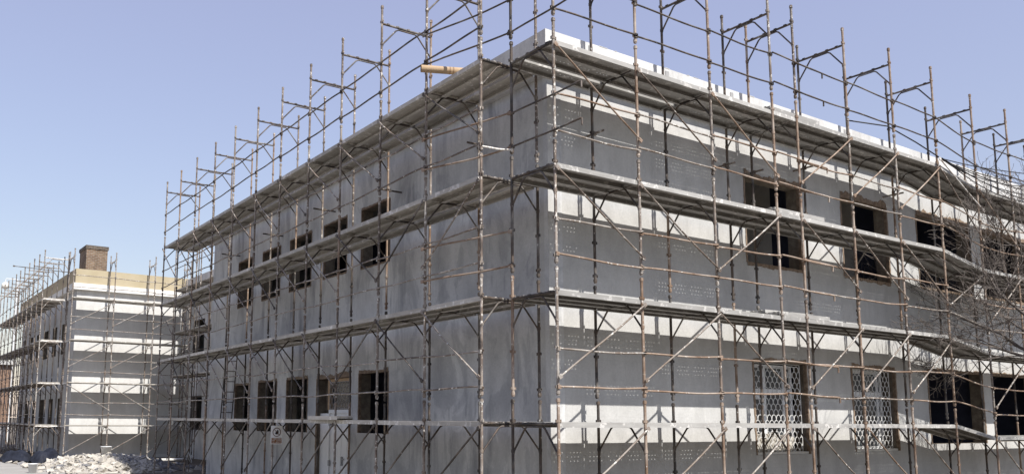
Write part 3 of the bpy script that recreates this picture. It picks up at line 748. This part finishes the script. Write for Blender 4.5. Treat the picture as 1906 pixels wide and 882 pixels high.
# cables fanning from the top deck to the tree side
S0 = FR.P(10.85, 1.42, 8.02)
GC = 'black cables over the top deck'
for i, (e, sag, zz) in enumerate([((19.5,1.5),.12,8.9),((19.5,1.3),.30,8.75),((19.5,1.6),.42,8.55),((19.5,1.7),.55,8.3),((16.0,1.8),.25,7.75),((19.5,1.5),.75,8.65),((14.3,1.75),.2,7.85)]):
    E_ = FR.P(e[0], e[1], zz); mb = MB(); pts = []
    for j in range(25):
        t = j/24; p = S0.lerp(E_, t); p.z -= sag*4*t*(1-t); p.y += .03*math.sin(9*t+i); pts.append(p)
    mb.tube(pts, .012, 5)
    tag(mb.build('cable', M_black), f"black cable sagging from the sloping top deck, {['tightest','second tightest','middle','looser','short lower','loosest','shortest'][i]} of its bunch", 'cable', GC)
mb = MB(); mb.tube([FR.P(8.9,.4,8.84), FR.P(9.6,.9,8.7), FR.P(10.2,1.2,8.35), S0], .016, 6)
tag(mb.build('cable', M_black), 'thick black cable running along the parapet towards the bunch', 'cable', GC)
# hanging hose in the gap scaffold
mb = MB(); pts = []
for j in range(30):
    t = j/29; pts.append(FL.P(17.4+.5*math.sin(6*t), .9+.25*math.cos(9*t), 1.8-1.5*math.sin(PI*t)*(.6+.4*math.sin(5*t))))
mb.tube(pts, .012, 5); tag(mb.build('hose', M_hose), 'pale hose looped loosely under the first deck by the gap', 'hose')

# rubble heap
def hgt(x, y):
    u = (x+1.35)/2.25; v = (y-24.2)/4.5; d = u*u+v*v
    return .38*max(0, 1-d)**.8
mb = MB(); nx = 60; ny = 80; r = random.Random(11)
for i in range(nx+1):
    for j in range(ny+1):
        x = -4.4+6.4*i/nx; y = 19.4+9.6*j/ny; h = hgt(x,y)
        mb.v.append((x+r.uniform(-.03,.03), y+r.uniform(-.03,.03), (h+r.uniform(-.05,.05)*min(1,h*8)) if h > 0 else -.03))
for i in range(nx):
    for j in range(ny):
        q = (i*(ny+1)+j, (i+1)*(ny+1)+j, (i+1)*(ny+1)+j+1, i*(ny+1)+j+1); mb.f.append(q); mb.m.append(0); mb.sm.append(False)
for k in range(3200):
    x, y = r.uniform(-4.3,1.9), r.uniform(19.4,28.9); h = hgt(x,y)
    if h <= 0.01 and r.random() > .15: continue
    s = r.choice((.03,.04,.05,.07,.09,.14))*r.uniform(.7,1.3)
    Mx = Matrix.Translation((x,y,h+.02)) @ Matrix.Rotation(r.uniform(0,6.3),4,'Z') @ Matrix.Rotation(r.uniform(-.8,.8),4,'X') @ Matrix.Rotation(r.uniform(-.8,.8),4,'Y')
    a_, b_, c_ = s, s*r.uniform(.5,1), s*r.uniform(.15,.5)
    vs = [Mx @ Vector((sx*a_*r.uniform(.7,1), sy*b_*r.uniform(.7,1), sz*c_*r.uniform(.7,1))) for sx, sy, sz in ((-1,-1,-1),(1,-1,-1),(1,1,-1),(-1,1,-1),(-1,-1,1),(1,-1,1),(1,1,1),(-1,1,1))]
    mb.add(vs, [(0,3,2,1),(4,5,6,7),(0,1,5,4),(1,2,6,5),(2,3,7,6),(3,0,4,7)], 1 if (x > -.4 and r.random() < .75) or r.random() < .1 else 0)
tag(mb.build('rubble', [M_rub, M_rubd]), kind='stuff', label='pale heap of broken plaster at the foot of the far scaffolding')
# tarps
def tarp(cx, cy, rx, ry, h, seed, label):
    r = random.Random(seed); mb = MB(); n = 26
    ph = [(r.uniform(2,9), r.uniform(2,9), r.uniform(0,6), r.uniform(.25,1)) for _ in range(7)]
    for i in range(n+1):
        for j in range(n+1):
            u, v = 2*i/n-1, 2*j/n-1; e = max(0, 1-(u*u+v*v)**1.2/1.3)
            f = sum(a*math.sin(p*u+q*v+o) for p, q, o, a in ph)/3
            mb.v.append((cx+u*rx*(1+.1*f), cy+v*ry*(1+.1*math.sin(5*u)), .01+h*e*(.75+.35*f)+.02*r.random()))
    for i in range(n):
        for j in range(n):
            mb.f.append((i*(n+1)+j,(i+1)*(n+1)+j,(i+1)*(n+1)+j+1,i*(n+1)+j+1)); mb.m.append(0); mb.sm.append(False)
    tag(mb.build('tarp', M_tarp), label, 'tarp')
tarp(-3.0, 27.7, .62, .85, .66, 3, 'crumpled black plastic tarp heaped beside the pale rubble')
tarp(-3.85, 29.6, .62, 1.0, .50, 5, 'lower black plastic tarp farther from the rubble, by the pale path')
def bucket(p, s, label):
    mb = MB(); n = 18
    prof = [(.001,.01),(.12,0),(.15,.30),(.165,.30),(.165,.32),(.145,.32),(.115,.02),(.001,.02)]
    vs = []; fs = []
    for i, (r_, z) in enumerate(prof):
        for k in range(n): vs.append((math.cos(2*PI*k/n)*r_*s, math.sin(2*PI*k/n)*r_*s, z*s))
    for i in range(len(prof)-1):
        for k in range(n): fs.append((i*n+k, i*n+(k+1)%n, (i+1)*n+(k+1)%n, (i+1)*n+k))
    t = thing('bucket', label, 'bucket', p)
    mb.add(vs, fs, 0, True); mb.build('tub', M_bucket, t)
    h = MB(); h.tube([(math.cos(PI*i/10)*.165*s, -.1*s*math.sin(PI*i/10), .30*s-.14*s*math.sin(PI*i/10)) for i in range(11)], .005, 4); h.build('handle', M_hinge, t)
bucket((-.95,26.4,hgt(-.95,26.4)-.01), 1.35, 'white plastic bucket standing on top of the rubble heap')
bucket((-4.55,21.4,0), 1.0, 'white plastic bucket on the ground in front of the rubble heap')
mb = MB(); mb.box((-1.0,-.15,0),(1.0,.15,.05),0, Matrix.Translation((1.55,26.6,.10)) @ Matrix.Rotation(.15,4,'Z') @ Matrix.Rotation(.08,4,'X'))
tag(mb.build('plank', M_cornice), 'pale plank lying on the ground in the gap between the buildings', 'plank')

# street lamp
lp = thing('street_lamp', 'globe street lamp hanging from a bent arm beyond the far building', 'street lamp', (-.10,60,0))
mb = MB(); mb.tube([(0,0,0),(0,0,11.6)], .06, 8); mb.build('pole', M_lampm, lp)
mb = MB(); mb.tube([(0,0,11.55),(0,0,12.1),(-.05,0,12.2),(-.80,0,12.2),(-.84,0,12.1),(-.84,0,11.95)], .035, 6); mb.build('arm', M_lampm, lp)
gl = MB(); n = 14
vs = []; fs = []
for i in range(9):
    t = PI*i/8
    for k in range(n): vs.append((-.84+.28*math.sin(t)*math.cos(2*PI*k/n)+1e-4*k, .28*math.sin(t)*math.sin(2*PI*k/n), 11.66+.28*math.cos(t)))
for i in range(8):
    for k in range(n): fs.append((i*n+k, i*n+(k+1)%n, (i+1)*n+(k+1)%n, (i+1)*n+k))
gl.add(vs, fs, 0, True); gl.build('globe', M_globe, lp)

# brick house and low white wall far behind
bh = thing('brick_house', 'brown brick house in the distance behind the far scaffold', 'house', (-7,58,0))
mb = MB(); mb.box((-6,0,0),(6.6,9,5.6)); mb.build('wall', M_brick2, bh)
mb = MB(); mb.box((-6.3,-.3,5.603),(6.9,9.3,5.9)); mb.build('roof', M_slab, bh)
for x in (-4,-1,2,4.8):
    mb = MB(); mb.box((x,-.04,3.2),(x+1.1,.02,4.6)); mb.build('window', M_glass, bh)
mb = MB(); mb.box((-14,49,0),(-1.7,49.25,1.25)); mb.box((-14.05,48.95,1.253),(-1.65,49.3,1.33)); tag(mb.build('garden_wall', M_cornice), 'low white wall on the ground behind the far scaffold', 'wall')

# ------------------------------------------------------------------ bare trees
def bare_tree(name, base, height, seed, label, lean=(0,0), spread=.9, levels=5, rad=.13, nb=(4,6), start=.35, bias=None):
    r = random.Random(seed); t = thing(name, label, 'tree', base)
    tr = MB(); br = MB()
    pts = []; p = Vector((0,0,0)); d = Vector((lean[0],lean[1],1)).normalized(); H = height*.55
    for i in range(9):
        pts.append(p.copy()); d = (d + Vector((r.uniform(-.08,.08), r.uniform(-.08,.08), .05))).normalized(); p = p + d*H/8
    rs = [rad*(1-.6*i/8) for i in range(9)]; tr.tube(pts, rs, 8); tr.build('trunk', M_bark, t)
    def grow(p, d, L, rr, lev):
        n = 6; q = p.copy(); P = [q.copy()]; dirs = []
        for i in range(n):
            d = (d + Vector((r.gauss(0,.16), r.gauss(0,.16), r.gauss(.02,.12)))).normalized()
            if bias is not None: d = (d + bias*.03).normalized()
            q = q + d*L/n; P.append(q.copy()); dirs.append(d.copy())
        br.tube(P, [max(rr*(1-.75*i/n), .0045) for i in range(n+1)], 5 if lev < 2 else 3, cap=False)
        if lev >= levels: return
        for k in range(r.randint(*nb)):
            f = r.uniform(.25,1); i = min(int(f*n), n-1)
            ax = dirs[i].orthogonal().normalized(); ax.rotate(Quaternion(dirs[i], r.uniform(0,2*PI)))
            nd = dirs[i].copy(); nd.rotate(Quaternion(ax, r.uniform(.35,1.0)*spread))
            grow(P[i].lerp(P[i+1], r.random()), nd, L*r.uniform(.45,.72), rr*(1-.7*f)*.62+.001, lev+1)
    for k in range(9):
        f = start + (1-start)*k/8; i = min(int(f*8), 7)
        az = k*2.4 + r.uniform(-.4,.4)
        nd = Vector((math.cos(az), math.sin(az), r.uniform(.25,.9))).normalized()
        if bias is not None: nd = (nd + bias*.6).normalized()
        grow(pts[i], nd, height*r.uniform(.28,.42), rad*.5*(1-.4*f), 1)
    br.build('crown', M_twig, t)
bare_tree('bare_tree', (12.6,-3.1,0), 7.8, 21, 'leafless tree with thin tangled twigs in front of the sunlit scaffold', spread=.95, levels=5, rad=.14, nb=(4,5), start=.72, bias=Vector((-.5,.1,.06)))
bare_tree('bare_tree', (-4.6,66,0), 10.5, 4, 'small leafless tree standing alone beyond the far side scaffold', spread=.8, levels=4, rad=.15, nb=(3,4))

# ------------------------------------------------------------------ camera
cam = bpy.data.cameras.new('camera'); co = obj('camera', cam); scene.camera = co
f, cx, cy = 1607.07, 782.07, 567.30
yaw, pit, rol = math.radians(33.0927), math.radians(7.50251), math.radians(.4285)
fw = Vector((math.sin(yaw)*math.cos(pit), math.cos(yaw)*math.cos(pit), math.sin(pit)))
rt = Vector((math.cos(yaw), -math.sin(yaw), 0)); up = rt.cross(fw)
r2 = rt*math.cos(rol) + up*math.sin(rol); u2 = -rt*math.sin(rol) + up*math.cos(rol)
co.matrix_world = Matrix.Translation((-9.8952,-11.1154,1.9369)) @ Matrix((r2, u2, -fw)).transposed().to_4x4()
cam.sensor_width = 36; cam.lens = 36*f/1906; cam.shift_x = (953-cx)/1906; cam.shift_y = (cy-441)/1906
cam.clip_end = 3000; cam.clip_start = .1
scene.view_settings.view_transform = 'Standard'; scene.view_settings.look = 'None'
scene.view_settings.exposure = EX; scene.view_settings.gamma = 1; scene.view_settings.use_curve_mapping = False
scene.render.film_transparent = False
